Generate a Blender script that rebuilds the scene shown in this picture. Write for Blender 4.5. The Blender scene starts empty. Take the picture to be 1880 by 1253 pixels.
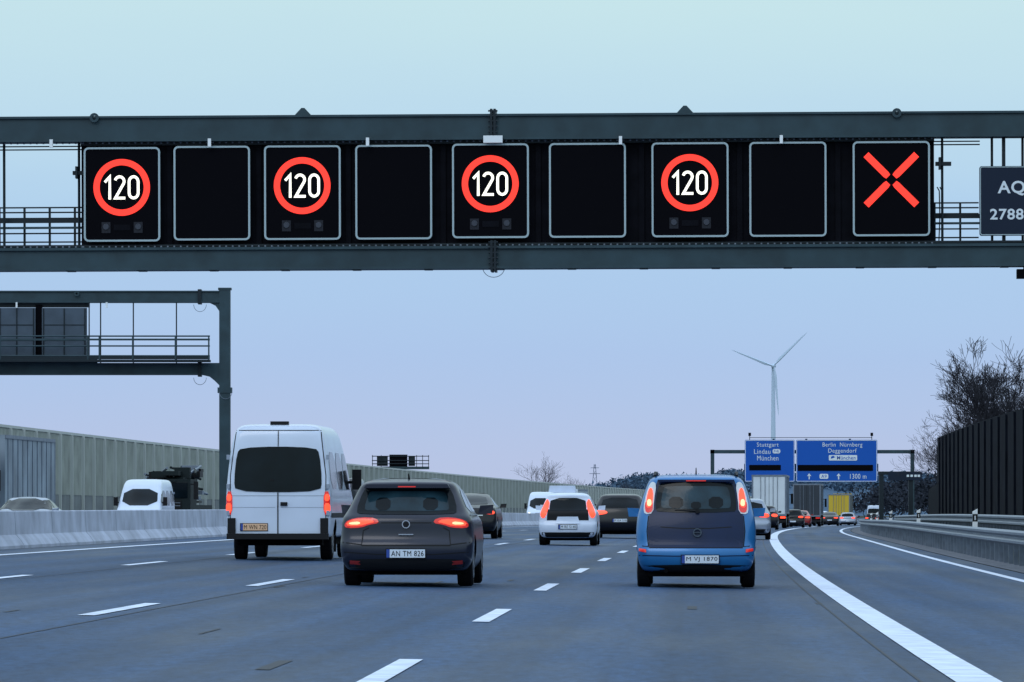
import bpy, math, random
from mathutils import Vector, Matrix
from mathutils.bvhtree import BVHTree
random.seed(7)
sc=bpy.context.scene
sc.view_settings.view_transform='Standard'
try: sc.view_settings.look='None'
except Exception: pass
sc.view_settings.exposure=0
F=9300.0; CAMH=1.15
def PX(px,y): return (px-940)*y/F
def PZ(py,y): return CAMH+(930-py)*y/F
def cx(y):
    if y<=900: return .0312*y+5.2e-5*y*y
    return .0312*900+5.2e-5*810000+(y-900)*.1248
def slope(y): return .0312+1.04e-4*min(y,900)
def gz(y):
    if y<150: return 0.
    if y<230: return -.0025*(y-150)**2/160
    return -.0025*(min(y,1000)-190)
def G(off,y):
    if off>7: c=-.1155
    elif off>=-14.8: c=-.0165*off
    elif off>=-19: c=.2442*(off+19)/4.2
    else: c=0
    return c+gz(y)
def W(off,y,dz=0): return (cx(y)+off,y,G(off,y)+dz)

# ---------------- materials ----------------
def mat(name,col,rough=.6,metal=0,emit=None,es=0,noise=0,nscale=5,coat=0,spec=.5,bump=0,bscale=50,col2=None,vec=(1,1,1)):
    m=bpy.data.materials.new(name); m.use_nodes=True
    nt=m.node_tree; b=nt.nodes['Principled BSDF']
    b.inputs['Base Color'].default_value=(*col,1)
    b.inputs['Roughness'].default_value=rough; b.inputs['Metallic'].default_value=metal
    b.inputs['Specular IOR Level'].default_value=spec
    b.inputs['Coat Weight'].default_value=coat
    if emit:
        b.inputs['Emission Color'].default_value=(*emit,1); b.inputs['Emission Strength'].default_value=es
    if noise or bump:
        tc=nt.nodes.new('ShaderNodeTexCoord'); mp=nt.nodes.new('ShaderNodeMapping'); mp.inputs['Scale'].default_value=vec
        nt.links.new(tc.outputs['Object'],mp.inputs['Vector'])
    if noise:
        n=nt.nodes.new('ShaderNodeTexNoise'); n.inputs['Scale'].default_value=nscale; n.inputs['Detail'].default_value=6
        nt.links.new(mp.outputs[0],n.inputs['Vector'])
        r=nt.nodes.new('ShaderNodeValToRGB')
        c2=col2 if col2 else tuple(c*(1+noise) for c in col)
        r.color_ramp.elements[0].position=.3; r.color_ramp.elements[1].position=.7
        r.color_ramp.elements[0].color=(*[c*(1-noise) for c in col],1)
        r.color_ramp.elements[1].color=(*c2,1)
        nt.links.new(n.outputs['Fac'],r.inputs['Fac']); nt.links.new(r.outputs['Color'],b.inputs['Base Color'])
    if bump:
        n2=nt.nodes.new('ShaderNodeTexNoise'); n2.inputs['Scale'].default_value=bscale; n2.inputs['Detail'].default_value=4
        nt.links.new(mp.outputs[0],n2.inputs['Vector'])
        bp=nt.nodes.new('ShaderNodeBump'); bp.inputs['Strength'].default_value=bump; bp.inputs['Distance'].default_value=.02
        nt.links.new(n2.outputs['Fac'],bp.inputs['Height']); nt.links.new(bp.outputs['Normal'],b.inputs['Normal'])
    return m

def road_mat(name,base,streak=.25):
    m=bpy.data.materials.new(name); m.use_nodes=True; nt=m.node_tree; b=nt.nodes['Principled BSDF']; L=nt.links.new
    uv=nt.nodes.new('ShaderNodeUVMap'); uv.uv_map='UVMap'
    def tex(sx,sy,scale,det,ro=.5):
        mp=nt.nodes.new('ShaderNodeMapping'); mp.inputs['Scale'].default_value=(sx,sy,1); L(uv.outputs[0],mp.inputs['Vector'])
        n=nt.nodes.new('ShaderNodeTexNoise'); n.inputs['Scale'].default_value=scale; n.inputs['Detail'].default_value=det; n.inputs['Roughness'].default_value=ro
        L(mp.outputs[0],n.inputs['Vector']); return n.outputs['Fac']
    n=tex(1.3,.006,1,3); n2=tex(.45,.05,1,6,.6); n3=tex(1,.22,9,8,.85); n4=tex(.9,.03,.6,2)
    def ramp(src,a,b_,lo=.35,hi=.65):
        r=nt.nodes.new('ShaderNodeMapRange'); r.inputs[1].default_value=lo; r.inputs[2].default_value=hi
        r.inputs[3].default_value=a; r.inputs[4].default_value=b_; L(src,r.inputs[0]); return r.outputs[0]
    def mul(a,b_):
        q=nt.nodes.new('ShaderNodeMath'); q.operation='MULTIPLY'; L(a,q.inputs[0]); L(b_,q.inputs[1]); return q.outputs[0]
    f=mul(mul(ramp(n,1-streak,1+streak),ramp(n2,.74,1.26)),mul(ramp(n3,.5,1.5),ramp(n4,.62,1,.28,.40)))
    vm=nt.nodes.new('ShaderNodeVectorMath'); vm.operation='SCALE'; vm.inputs[0].default_value=base; L(f,vm.inputs['Scale'])
    L(vm.outputs[0],b.inputs['Base Color'])
    b.inputs['Specular IOR Level'].default_value=.34
    b.inputs['Specular Tint'].default_value=(.75,.88,1,1)
    L(ramp(n2,.56,.80),b.inputs['Roughness'])
    bp=nt.nodes.new('ShaderNodeBump'); bp.inputs['Strength'].default_value=.5; bp.inputs['Distance'].default_value=.012
    L(n3,bp.inputs['Height']); L(bp.outputs['Normal'],b.inputs['Normal'])
    return m

M={}
M['asphalt']=road_mat('asphalt',(.018,.044,.098),.3)
M['tar']=mat('tar_seam',(.008,.014,.028),.6,spec=.25)
M['paint_line']=mat('road_paint',(.55,.62,.76),.6,noise=.20,nscale=3,spec=.3)
M['grass']=mat('grass',(.030,.038,.030),.95,noise=.4,nscale=.6,bump=.4,bscale=8,spec=.1)
M['gravel']=mat('gravel',(.12,.13,.155),.95,noise=.3,nscale=6,spec=.1)
M['conc']=mat('barrier_concrete',(.38,.42,.52),.85,noise=.22,nscale=1.2,bump=.1,spec=.2)
M['steel']=mat('green_painted_steel',(.022,.048,.064),.5,noise=.22,nscale=2.0,spec=.3)
M['steel_d']=mat('dark_steel',(.008,.016,.024),.5,spec=.25)
M['galv']=mat('galvanised_steel',(.15,.185,.24),.5,metal=.4,noise=.2,nscale=4)
M['black']=mat('sign_black',(.003,.003,.005),.8,spec=.04)
M['panel']=mat('sign_backing',(.005,.0055,.009),.8,spec=.06,noise=.3,nscale=3)
M['frame']=mat('sign_frame',(.33,.43,.48),.5)
M['red']=mat('led_red',(.3,.01,.01),.5,emit=(1,.036,.016),es=1.3)
M['ledw']=mat('led_white',(.5,.5,.5),.5,emit=(1,.98,.80),es=1.6)
M['lens']=mat('lens_grey',(.016,.018,.026),.4,spec=.15)
M['lens2']=mat('lamp_lens',(.04,.046,.065),.3,spec=.3)
M['white']=mat('white_plastic',(.75,.80,.85),.5)
M['blue_sign']=mat('blue_sign',(.006,.085,.43),.5,spec=.2)
M['dark_sign']=mat('number_sign',(.010,.018,.038),.55,spec=.15)
M['txt']=mat('sign_letter_white',(.62,.70,.78),.5)
M['nwall']=mat('noise_wall_concrete',(.37,.40,.375),.9,noise=.16,nscale=.8,spec=.1)
M['nwall_post']=mat('noise_wall_post',(.45,.48,.47),.9,spec=.1)
M['nwall_low']=mat('noise_wall_base',(.17,.19,.20),.9,noise=.2,nscale=.7,spec=.1)
M['dwall']=mat('dark_noise_wall',(.006,.008,.014),.9,noise=.35,nscale=1.5,spec=.05)
M['bark']=mat('bark',(.022,.024,.032),.95,spec=.1)
M['twig']=mat('twig',(.026,.027,.036),.95,spec=.1)
M['hill']=mat('hill_ground',(.060,.105,.170),.95,noise=.2,nscale=.02,spec=.05)  # bluish aerial haze painted into the base colour of the far hill
M['hilltree']=mat('hill_foliage',(.062,.105,.165),.95,noise=.35,nscale=.08,spec=.05)  # distance haze tinted into the foliage colour; the pylon uses it too
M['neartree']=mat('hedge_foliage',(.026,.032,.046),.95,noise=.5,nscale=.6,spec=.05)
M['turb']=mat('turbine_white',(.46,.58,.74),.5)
M['rubber']=mat('tyre_rubber',(.005,.005,.007),.9,spec=.1)
M['under']=mat('underbody',(.003,.003,.004),.9,spec=.05)
M['rim']=mat('alloy_rim',(.3,.32,.35),.35,metal=.8)
M['glass']=mat('car_glass',(.004,.008,.012),.10,spec=.16,noise=.5,nscale=1.2)
M['glass_g']=mat('car_glass_green',(.010,.028,.042),.10,spec=.24,noise=.7,nscale=2.6)
M['trim']=mat('black_trim',(.006,.007,.010),.55,spec=.2)
M['chrome']=mat('chrome',(.5,.53,.58),.2,metal=1)
M['tail']=mat('tail_lamp_red',(.35,.012,.01),.2,emit=(1,.03,.015),es=.35,coat=.4)
M['brake']=mat('brake_lamp_lit',(.5,.02,.01),.3,emit=(1,.070,.028),es=1.9)
M['hot']=mat('brake_lamp_core',(.6,.2,.1),.3,emit=(1,.34,.18),es=2.4)
M['clear']=mat('clear_lamp',(.55,.6,.66),.15,coat=.6)
M['headl']=mat('head_lamp',(.6,.6,.6),.2,emit=(1,.95,.85),es=1.5)
M['plate']=mat('number_plate',(.58,.66,.78),.4)
M['plate_y']=mat('number_plate_warm',(.66,.42,.27),.4)
M['plate_t']=mat('plate_letters',(.01,.01,.012),.5,spec=.1)
M['eu']=mat('plate_blue',(.01,.05,.3),.4)
def paint(n,c,r=.3,coat=.45,metal=0,spec=.4,noise=0): 
    M[n]=mat(n,c,r,metal=metal,coat=coat,spec=spec,noise=noise,nscale=1.5); M[n].node_tree.nodes['Principled BSDF'].inputs['Coat Roughness'].default_value=.10; return M[n]
paint('paint_grey',(.011,.015,.032),metal=.15,coat=.30,spec=.3,noise=.12); paint('paint_blue',(.016,.145,.39),metal=.2,coat=.35,noise=.1); paint('paint_navy',(.003,.014,.056),.35,coat=.10,spec=.2,noise=.2)
paint('paint_white',(.54,.62,.78),noise=.05); paint('paint_black',(.005,.006,.011),coat=.25,spec=.3); paint('paint_silver',(.28,.33,.42),metal=.4)
paint('paint_red',(.22,.015,.015)); paint('paint_yellow',(.55,.38,.02)); paint('paint_dgrey',(.024,.032,.045),coat=.3)
M['signback']=mat('sign_back_sheet',(.055,.080,.115),.6,noise=.15,nscale=2,spec=.3)
M['curtain']=mat('truck_curtain',(.19,.24,.30),.6,noise=.35,nscale=.5)
M['box_w']=mat('truck_box_white',(.58,.64,.70),.5,noise=.06,nscale=1)
M['cargo']=mat('cargo_dark',(.008,.015,.018),.7,spec=.2)

# ---------------- builder ----------------
def link(o,parent=None):
    sc.collection.objects.link(o)
    if parent is not None: o.parent=parent
    return o
def empty(name,loc=(0,0,0),rot=(0,0,0)):
    e=bpy.data.objects.new(name,None); e.location=loc; e.rotation_euler=rot; e.empty_display_size=.3
    return link(e)
_tc={}
def text_geo(s,bold):
    k=(s,bold)
    if k in _tc: return _tc[k]
    c=bpy.data.curves.new('t','FONT'); c.body=s; c.size=1; c.offset=bold; c.resolution_u=4; c.space_character=1.08
    o=bpy.data.objects.new('t',c); sc.collection.objects.link(o)
    dg=bpy.context.evaluated_depsgraph_get(); dg.update()
    me=bpy.data.meshes.new_from_object(o.evaluated_get(dg))
    v=[tuple(x.co) for x in me.vertices]; f=[tuple(p.vertices) for p in me.polygons]
    bpy.data.objects.remove(o); bpy.data.meshes.remove(me)
    xs=[a[0] for a in v]; ys=[a[1] for a in v]; x0,x1,y0,y1=min(xs),max(xs),min(ys),max(ys)
    v=[((a[0]-x0)/(x1-x0)-.5,(a[1]-y0)/(y1-y0)-.5) for a in v]
    _tc[k]=(v,f); return _tc[k]
class B:
    def __init__(s): s.v=[];s.f=[];s.m=[];s.mats=[]
    def mi(s,m):
        if m not in s.mats: s.mats.append(m)
        return s.mats.index(m)
    def add(s,vs,fs,m):
        k=len(s.v); s.v+=[tuple(a) for a in vs]; i=s.mi(m)
        for f in fs: s.f.append(tuple(a+k for a in f)); s.m.append(i)
    def box(s,x0,x1,y0,y1,z0,z1,m):
        s.add([(x0,y0,z0),(x1,y0,z0),(x1,y1,z0),(x0,y1,z0),(x0,y0,z1),(x1,y0,z1),(x1,y1,z1),(x0,y1,z1)],
              [(3,2,1,0),(4,5,6,7),(0,1,5,4),(1,2,6,5),(2,3,7,6),(3,0,4,7)],m)
    def cyl(s,p0,p1,r0,r1,m,n=12,caps=True):
        p0=Vector(p0);p1=Vector(p1);d=(p1-p0)
        if d.length<1e-6: return
        d.normalize(); a=Vector((0,0,1)) if abs(d.z)<.9 else Vector((1,0,0))
        u=d.cross(a).normalized(); w=d.cross(u)
        vs=[]
        for p,r in((p0,r0),(p1,r1)):
            for i in range(n):
                t=2*math.pi*i/n; vs.append(p+u*(math.cos(t)*r)+w*(math.sin(t)*r))
        fs=[(i,(i+1)%n,n+(i+1)%n,n+i) for i in range(n)]
        if caps: fs+=[tuple(range(n-1,-1,-1)),tuple(range(n,2*n))]
        s.add(vs,fs,m)
    def prism(s,poly,y0,y1,m):
        n=len(poly); vs=[(p[0],y0,p[1]) for p in poly]+[(p[0],y1,p[1]) for p in poly]
        s.add(vs,[tuple(range(n)),tuple(range(2*n-1,n-1,-1))]+[(i,n+i,n+(i+1)%n,(i+1)%n) for i in range(n)],m)
    def ringprism(s,po,pi_,y0,y1,m):
        n=len(po); vs=[(p[0],y0,p[1]) for p in po]+[(p[0],y0,p[1]) for p in pi_]+[(p[0],y1,p[1]) for p in po]+[(p[0],y1,p[1]) for p in pi_]
        fs=[]
        for i in range(n):
            j=(i+1)%n; fs+=[(i,j,n+j,n+i),(2*n+i,2*n+j,j,i),(n+i,n+j,3*n+j,3*n+i)]
        s.add(vs,fs,m)
    def text(s,t,x,z,y,w,h,m,bold=.02):
        v,f=text_geo(t,bold); s.add([(x+a*w,y,z+b*h) for a,b in v],f,m)
    def stroke(s,P,w,y,m,closed=False):
        n=len(P); vs=[]
        for i in range(n):
            p=Vector(P[i]); a=Vector(P[(i-1)%n] if (closed or i>0) else P[i]); c=Vector(P[(i+1)%n] if (closed or i<n-1) else P[i])
            t1=(p-a); t2=(c-p)
            if t1.length<1e-9: t1=t2
            if t2.length<1e-9: t2=t1
            t1=t1.normalized(); t2=t2.normalized(); n1=Vector((-t1.y,t1.x)); n2=Vector((-t2.y,t2.x)); nn=(n1+n2).normalized(); k=w/2/max(.45,nn.dot(n1))
            vs+=[(p.x+nn.x*k,y,p.y+nn.y*k),(p.x-nn.x*k,y,p.y-nn.y*k)]
        fs=[(2*i,2*i+1,2*i+3,2*i+2) for i in range(n-1)]
        if closed: fs.append((2*n-2,2*n-1,1,0))
        s.add(vs,fs,m)
    def tube(s,pts,r,m,n=6):
        for a,b in zip(pts,pts[1:]): s.cyl(a,b,r,r,m,n)
    def obj(s,name,parent=None,loc=(0,0,0),rot=(0,0,0),bevel=0,smooth=False):
        me=bpy.data.meshes.new(name); me.from_pydata(s.v,[],s.f)
        for m in s.mats: me.materials.append(M[m])
        me.polygons.foreach_set('material_index',s.m)
        if smooth: me.polygons.foreach_set('use_smooth',[True]*len(s.f))
        me.update(); o=bpy.data.objects.new(name,me); o.location=loc; o.rotation_euler=rot; link(o,parent)
        if bevel:
            b=o.modifiers.new('b','BEVEL'); b.width=bevel; b.segments=2; b.limit_method='ANGLE'
        return o
def rrect(cx_,cz,w,h,r,n=5):
    p=[]
    for sx,sz,a0 in((1,1,0),(-1,1,90),(-1,-1,180),(1,-1,270)):
        for i in range(n+1):
            a=math.radians(a0+90*i/n); p.append((cx_+sx*(w/2-r)+math.cos(a)*r,cz+sz*(h/2-r)+math.sin(a)*r))
    return p
def circ(x,z,r,n=48): return [(x+math.cos(2*math.pi*i/n)*r,z+math.sin(2*math.pi*i/n)*r) for i in range(n)]
def arc(x,z,rx,rz,a0,a1,n=10): return [(x+rx*math.cos(math.radians(a0+(a1-a0)*i/n)),z+rz*math.sin(math.radians(a0+(a1-a0)*i/n))) for i in range(n+1)]

# ---------------- ground & road ----------------
def ysamp(y0,y1,step=10.):
    L=[y0]; k=math.floor(y0/step)*step+step
    while k<y1-1e-6:
        L.append(k); k+= step if k<1000 else 500
    L.append(y1); return L
def sheet(name,offs,y0,y1,dz,m,parent=None):
    ys=ysamp(y0,y1); vs=[];uv=[]
    for y in ys:
        for o in offs: vs.append(W(o,y,dz)); uv.append((o,y))
    n=len(offs); fs=[(j*n+i,j*n+i+1,(j+1)*n+i+1,(j+1)*n+i) for j in range(len(ys)-1) for i in range(n-1)]
    me=bpy.data.meshes.new(name); me.from_pydata(vs,[],fs); me.materials.append(M[m])
    u=me.uv_layers.new(name='UVMap')
    for l in me.loops: u.data[l.index].uv=uv[l.vertex_index]
    me.update(); return link(bpy.data.objects.new(name,me),parent)
sheet('ground',[-4000,-500,-120,-60,-34,-19,-14.8,7,12,30,60,120,500,4000],-100,9500,-.02,'grass')
sheet('motorway_road',[-14.75,-9,-5,2,6.1],-60,1500,.0,'asphalt')
sheet('opposite_motorway_road',[-33,-26,-19,-15.2],-60,1500,.0,'asphalt')
sheet('gravel_verge',[6.15,6.9],-60,1000,.004,'gravel')
mk=B(); tar=B()
def strip(o0,o1,y0,y1,dz=.008,b=None,m='paint_line'):
    ys=ysamp(y0,y1); vs=[]
    for y in ys: vs+= [W(o0,y,dz),W(o1,y,dz)]
    (b or mk).add(vs,[(2*i,2*i+1,2*i+3,2*i+2) for i in range(len(ys)-1)],m)
strip(1.85,2.17,-50,1400); strip(5.38,5.56,-50,1400); strip(-13.35,-13.12,-50,1400)
for k in range(-3,70):
    yc=15.8+18*k
    for o in(-1.95,-5.75,-9.5): strip(o-.085,o+.085,yc-3,yc+3)
for k in range(0,60):
    for o in(-24,-28): strip(o-.075,o+.075,18*k-3,18*k+3)
strip(-16.6,-16.4,-50,1400)
mk.obj('road_markings')
for o in(-5.45,1.62,-9.2): strip(o-.012,o+.012,-40,420,.004,tar,'tar')
rt=random.Random(4)
for i in range(16):
    y=rt.uniform(28,120); o=rt.uniform(-8,4.8); L=rt.uniform(.3,2.2); w=rt.uniform(.03,.12)
    strip(o,o+w,y,y+L,.0045,tar,'tar')
tar.obj('road_tar_seams')

# ---------------- median barrier ----------------
def sweep(b,prof,off,y0,y1,m,close=True,step=10.,zoff=0):
    ys=ysamp(y0,y1,step); n=len(prof); vs=[]
    for y in ys:
        g=G(off,y)
        for p in prof: vs.append((cx(y)+off+p[0],y,g+p[1]+zoff))
    fs=[]
    for j in range(len(ys)-1):
        for i in range(n if close else n-1):
            k=(i+1)%n; fs.append((j*n+i,j*n+k,(j+1)*n+k,(j+1)*n+i))
    if close: fs+=[tuple(range(n)),tuple(range(len(ys)*n-1,(len(ys)-1)*n-1,-1))]
    b.add(vs,fs,m)
b=B()
k=-40
prof=[(.30,-.05),(.30,.07),(.21,.20),(.12,.30),(.09,.80),(.07,.82),(-.07,.82),(-.09,.80),(-.12,.30),(-.21,.20),(-.30,.07),(-.30,-.05)]
while k<1000:
    L=6 if k<400 else 60
    sweep(b,prof,-14.95,k,k+L-.06,'conc'); k+=L
b.obj('concrete_barrier')

# ---------------- noise wall left ----------------
b=B()
sweep(b,[(0,-.2),(0,1.9),(-.25,1.9),(-.25,-.2)],-34,120,1000,'nwall_low')
sweep(b,[(-.02,1.9),(-.02,4.95),(-.22,4.95),(-.22,1.9)],-34,120,1000,'nwall')
sweep(b,[(.05,4.95),(.05,5.08),(-.27,5.08),(-.27,4.95)],-34,120,1000,'nwall_post')
y=122
while y<1000:
    X,_,Z=W(-34,y); b.box(X,X+.14,y-.11,y+.11,Z,Z+4.95,'nwall_post')
    if y<620:
        for q in range(1,9):
            X2,_,Z2=W(-34,y+q*4/9); b.box(X2-.02,X2+.05,y+q*4/9-.08,y+q*4/9+.08,Z2+1.9,Z2+4.9,'nwall')
    for zz in(2.9,3.9): b.box(X-.01,X+.03,y+.12,y+3.88,Z+zz,Z+zz+.05,'nwall_post')
    y+=4
b.obj('concrete_noise_wall')
# ---------------- right side ----------------
def guardrail(name,off,y0,y1,h=.75):
    b=B()
    sweep(b,[(0,h-.31),(-.08,h-.27),(-.08,h-.22),(-.0,h-.17),(-.0,h-.14),(-.08,h-.09),(-.08,h-.04),(0,h),(.02,h),(-.05,h-.05),(-.05,h-.09),(.02,h-.13),(.02,h-.18),(-.05,h-.22),(-.05,h-.27),(.02,h-.31)],off,y0,y1,'galv')
    y=y0+1
    while y<min(y1,420):
        X,_,Z=W(off,y); b.box(X+.03,X+.13,y-.03,y+.03,Z-.05,Z+h-.03,'galv'); y+=2 if y<200 else 4
    b.obj(name)
guardrail('guardrail',6.75,-20,700)
guardrail('guardrail',9.0,120,330,1.0)
guardrail('guardrail',-31.5,120,500)
b=B()
ys=ysamp(60,264,6)
vs=[]
def top(y): return 4.55+.45*(y-169)/93
for y in ys:
    X,_,Z=W(10.3,y)
    vs+=[(X,y,Z-.1),(X,y,Z+top(y)),(X+.2,y,Z+top(y)),(X+.2,y,Z-.1)]
n=len(ys)
b.add(vs,[(4*j+i,4*j+(i+1)%4,4*j+4+(i+1)%4,4*j+4+i) for j in range(n-1) for i in range(4)]+[(0,1,2,3),(4*n-1,4*n-2,4*n-3,4*n-4)],'dwall')
for y in ys[1:-1]:
    X,_,Z=W(10.3,y); b.box(X-.08,X-.002,y-.08,y+.08,Z,Z+top(y)-.06,'dwall')
b.obj('dark_noise_wall')
b=B()
for y in ysamp(330,560,6)[:-1]:
    X,_,Z=W(12.5,y); X2,_,Z2=W(12.5,y+5.8); b.add([(X,y,Z),(X2,y+5.8,Z2),(X2,y+5.8,Z2+3.4),(X,y,Z+3.4),(X+.2,y,Z),(X2+.2,y+5.8,Z2),(X2+.2,y+5.8,Z2+3.4),(X+.2,y,Z+3.4)],[(0,1,2,3),(4,7,6,5),(3,2,6,7),(0,3,7,4),(1,5,6,2)],'dwall')
b.obj('dark_noise_wall')
for y in(92,142,192,242,292,342):
    b=B(); o=7.5
    b.box(-.07,.07,-.03,.03,-.05,1.12,'white'); b.add([(-.07,-.03,1.12),(.07,-.03,1.12),(.07,.03,1.12),(-.07,.03,1.12),(.07,-.03,1.20),(.07,.03,1.20)],[(0,1,4),(3,5,2),(0,4,5,3)],'white')
    b.box(-.073,.073,-.034,-.031,.84,1.05,'trim'); b.box(-.02,.02,-.038,-.035,.88,1.0,'clear')
    X,Y,Z=W(o,y); b.obj('delineator_post',loc=(X,Y,Z))

# ---------------- main gantry ----------------
GY=97.; s=F/GY; ga=math.atan(slope(GY))
ge=empty('sign_gantry',(cx(GY),GY,0),(0,-.0028,-ga))
def gx(px): return (px-940)/s-cx(GY)
def gzv(py): return CAMH+(930-py)/s
b=B()
xl,xr=-17.6+0,11.2
b.box(xl,xr,-.22,.22,gzv(252),gzv(213),'steel'); b.box(xl,xr,-.27,.27,gzv(213),gzv(209),'steel'); b.box(xl,xr,-.27,.27,gzv(256),gzv(252),'steel')
b.box(xl,xr,-.22,.22,gzv(488),gzv(456),'steel'); b.box(xl,xr,-.28,.28,gzv(456),gzv(451),'steel'); b.box(xl,xr,-.27,.27,gzv(493),gzv(488),'steel')
for x in(xl+.2,xr-.2): b.box(x-.22,x+.22,-.2,.2,-.3,gzv(207),'steel')
for a,c in((200,254),(441,498)):
    x=gx(908); b.box(x-.055,x-.01,-.31,.31,gzv(c),gzv(a),'steel_d'); b.box(x+.01,x+.055,-.31,.31,gzv(c),gzv(a),'steel_d')
    z=gzv(a)
    while z>gzv(c)+.03:
        b.cyl((x-.09,-.29,z-.04),(x+.09,-.29,z-.04),.018,.018,'steel_d',6); z-=.1
for px in(557,1260):
    x=gx(px); z=gzv(209); b.prism([(x-.17,z),(x+.17,z),(x+.03,z+.15),(x-.03,z+.15)],-.06,.06,'steel')
for px in(174,1647):
    x=gx(px); b.ringprism(circ(x,gzv(212),.09,16),circ(x,gzv(212),.04,16),-.30,-.24,'steel')
for px in range(120,1880,132):
    b.box(gx(px),gx(px)+.16,-.24,.1,gzv(494.5),gzv(493),'steel_d')
b.obj('frame_beams',ge)
b=B()
b.box(gx(146),gx(1716),.05,.30,gzv(446),gzv(258),'panel')
b.box(xl+.5,xr-.5,-.1,.9,gzv(449),gzv(445),'steel_d')
for px in(310,475,640,815,990,1180,1360,1540):
    x=gx(px); b.box(x-.05,x+.05,0,.048,gzv(444),gzv(258),'panel')
b.box(gx(146),gx(1716),-.08,.045,gzv(262),gzv(257.5),'steel_d')
for pxa,pxb in((-160,150),(1714,1800)):
    for py in(372,381,392,420,436): b.cyl((gx(pxa),.6,gzv(py)),(gx(pxb),.6,gzv(py)),.016,.016,'steel_d',6)
    b.box(gx(pxa),gx(pxb),.3,.36,gzv(402),gzv(394),'steel_d'); b.box(gx(pxa),gx(pxb),.3,.36,gzv(413),gzv(409),'steel')
    for px in range(pxa+5,pxb,47): b.box(gx(px)-.02,gx(px)+.02,.57,.63,gzv(446),gzv(372),'steel_d')
    for py in(262,268): b.cyl((gx(pxa),.1,gzv(py)),(gx(pxb),.1,gzv(py)),.014,.014,'steel_d',6)
for px in(2,141,1731,1822,1878): b.cyl((gx(px),.1,gzv(452)),(gx(px),.1,gzv(256)),.028,.028,'steel_d',6)
for px,py in((140,312),(1728,304)): b.box(gx(px)-.1,gx(px)+.2,-.02,.12,gzv(py+3),gzv(py-4),'steel_d'); b.box(gx(px)-.04,gx(px)+.0,-.1,.12,gzv(py+10),gzv(py-12),'steel_d')
for px in(1722,1727): b.tube([(gx(px),.2,gzv(345)),(gx(px+4),.2,gzv(352)),(gx(px+5),.2,gzv(400)),(gx(px+3),.2,gzv(446))],.012,'steel_d',5)
for px in list(range(-20,150,12))+list(range(150,1720,12)): b.box(gx(px),gx(px)+.03,-.1,-.07,gzv(259),gzv(256.2),'galv'); b.box(gx(px),gx(px)+.03,-.13,-.11,gzv(450),gzv(447.5),'galv')
for px in(95,387,678,1142,1436): b.box(gx(px)-.03,gx(px)+.03,-.36,-.29,gzv(267),gzv(252),'white')
b.box(gx(891),gx(926),-.42,-.33,gzv(263),gzv(250),'white')
x=gx(908); b.tube([(x+.21*math.cos(t),-.1,gzv(490)+.19*math.sin(t)) for t in [math.pi+math.pi*i/12 for i in range(13)]],.006,'galv',5)
b.box(gx(1866),gx(1900),-.2,.1,gzv(515),gzv(498),'black'); b.box(gx(1878),gx(1884),-.05,.0,gzv(498),gzv(490),'steel_d')
b.obj('walkway_and_backing',ge)
cent=[224,390,557,725,903,1081,1269,1448,1637]
def n120(b,x,z,y,m):
    h=.46; w=.165; sw=.050
    b.stroke([(x-.33,z+.10),(x-.235,z+h/2-sw/2),(x-.235,z-h/2)],sw,y,m)
    c=x-.045; P=arc(c,z+h/2-.115,w/2+.005,.09,165,-25,10)+[(c-w/2+.0,z-h/2+sw/2),(c+w/2+.025,z-h/2+sw/2)]
    b.stroke(P,sw,y,m)
    c=x+.225; b.stroke(arc(c,z+h/2-.125,w/2+.005,.10,0,180,10)+arc(c,z-h/2+.125,w/2+.005,.10,180,360,10),sw,y,m,True)
for i,px in enumerate(cent):
    b=B(); x=gx(px); zc=gzv(353 if i<1 else 351.5 if i<4 else 350); 
    b.prism(rrect(x,zc,1.43,1.77,.07),-.20,0,'black')
    b.ringprism(rrect(x,zc,1.47,1.81,.09),rrect(x,zc,1.40,1.74,.06),-.225,-.16,'frame')
    if i in(0,2,4,6):
        zr=zc+.135
        b.ringprism(circ(x-.005,zr,.545,64),circ(x-.005,zr,.425,64),-.214,-.203,'red')
        n120(b,x,zr,-.212,'ledw')
        for d in(-.31,.31):
            b.box(x+d-.085,x+d+.085,-.209,-.203,zc-.74,zc-.53,'lens'); b.cyl((x+d,-.23,zc-.62),(x+d,-.211,zc-.62),.055,.06,'lens2',14)
        b.box(x-.16,x+.16,-.207,-.203,zc-.69,zc-.58,'panel')
    if i==8:
        zx=zc+.17
        for sx,sz in((1,1),(1,-1),(-1,1),(-1,-1)):
            d=Vector((sx,sz)).normalized(); nrm=Vector((-d.y,d.x)); a=d*.085; c=d*.68; w=.066
            q=[a+nrm*w*.8,a-nrm*w*.8,a+d*.06-nrm*w,c-nrm*w,c+nrm*w,a+d*.06+nrm*w]
            b.prism([(x+v.x,zx+v.y) for v in q],-.214,-.203,'red')
    b.obj('lane_control_sign',ge)
b=B()
b.prism(rrect((gx(1798)+gx(1925))/2,gzv(373),gx(1925)-gx(1798),127/s,.04),-.16,-.06,'dark_sign')
po=rrect((gx(1798)+gx(1925))/2,gzv(373),gx(1925)-gx(1798)-.02,127/s-.02,.04); pi2=rrect((gx(1798)+gx(1925))/2,gzv(373),gx(1925)-gx(1798)-.05,127/s-.05,.03)
b.ringprism(po,pi2,-.166,-.16,'frame')
b.text('AQ',gx(1856),gzv(350),-.165,50/s,27/s,'txt',.02); b.text('27885',gx(1855),gzv(397.5),-.165,76/s,20/s,'txt',.02)
b.box(gx(1840),gx(1846),-.05,.1,gzv(452),gzv(256),'steel_d')
b.obj('number_board',ge)

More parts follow.
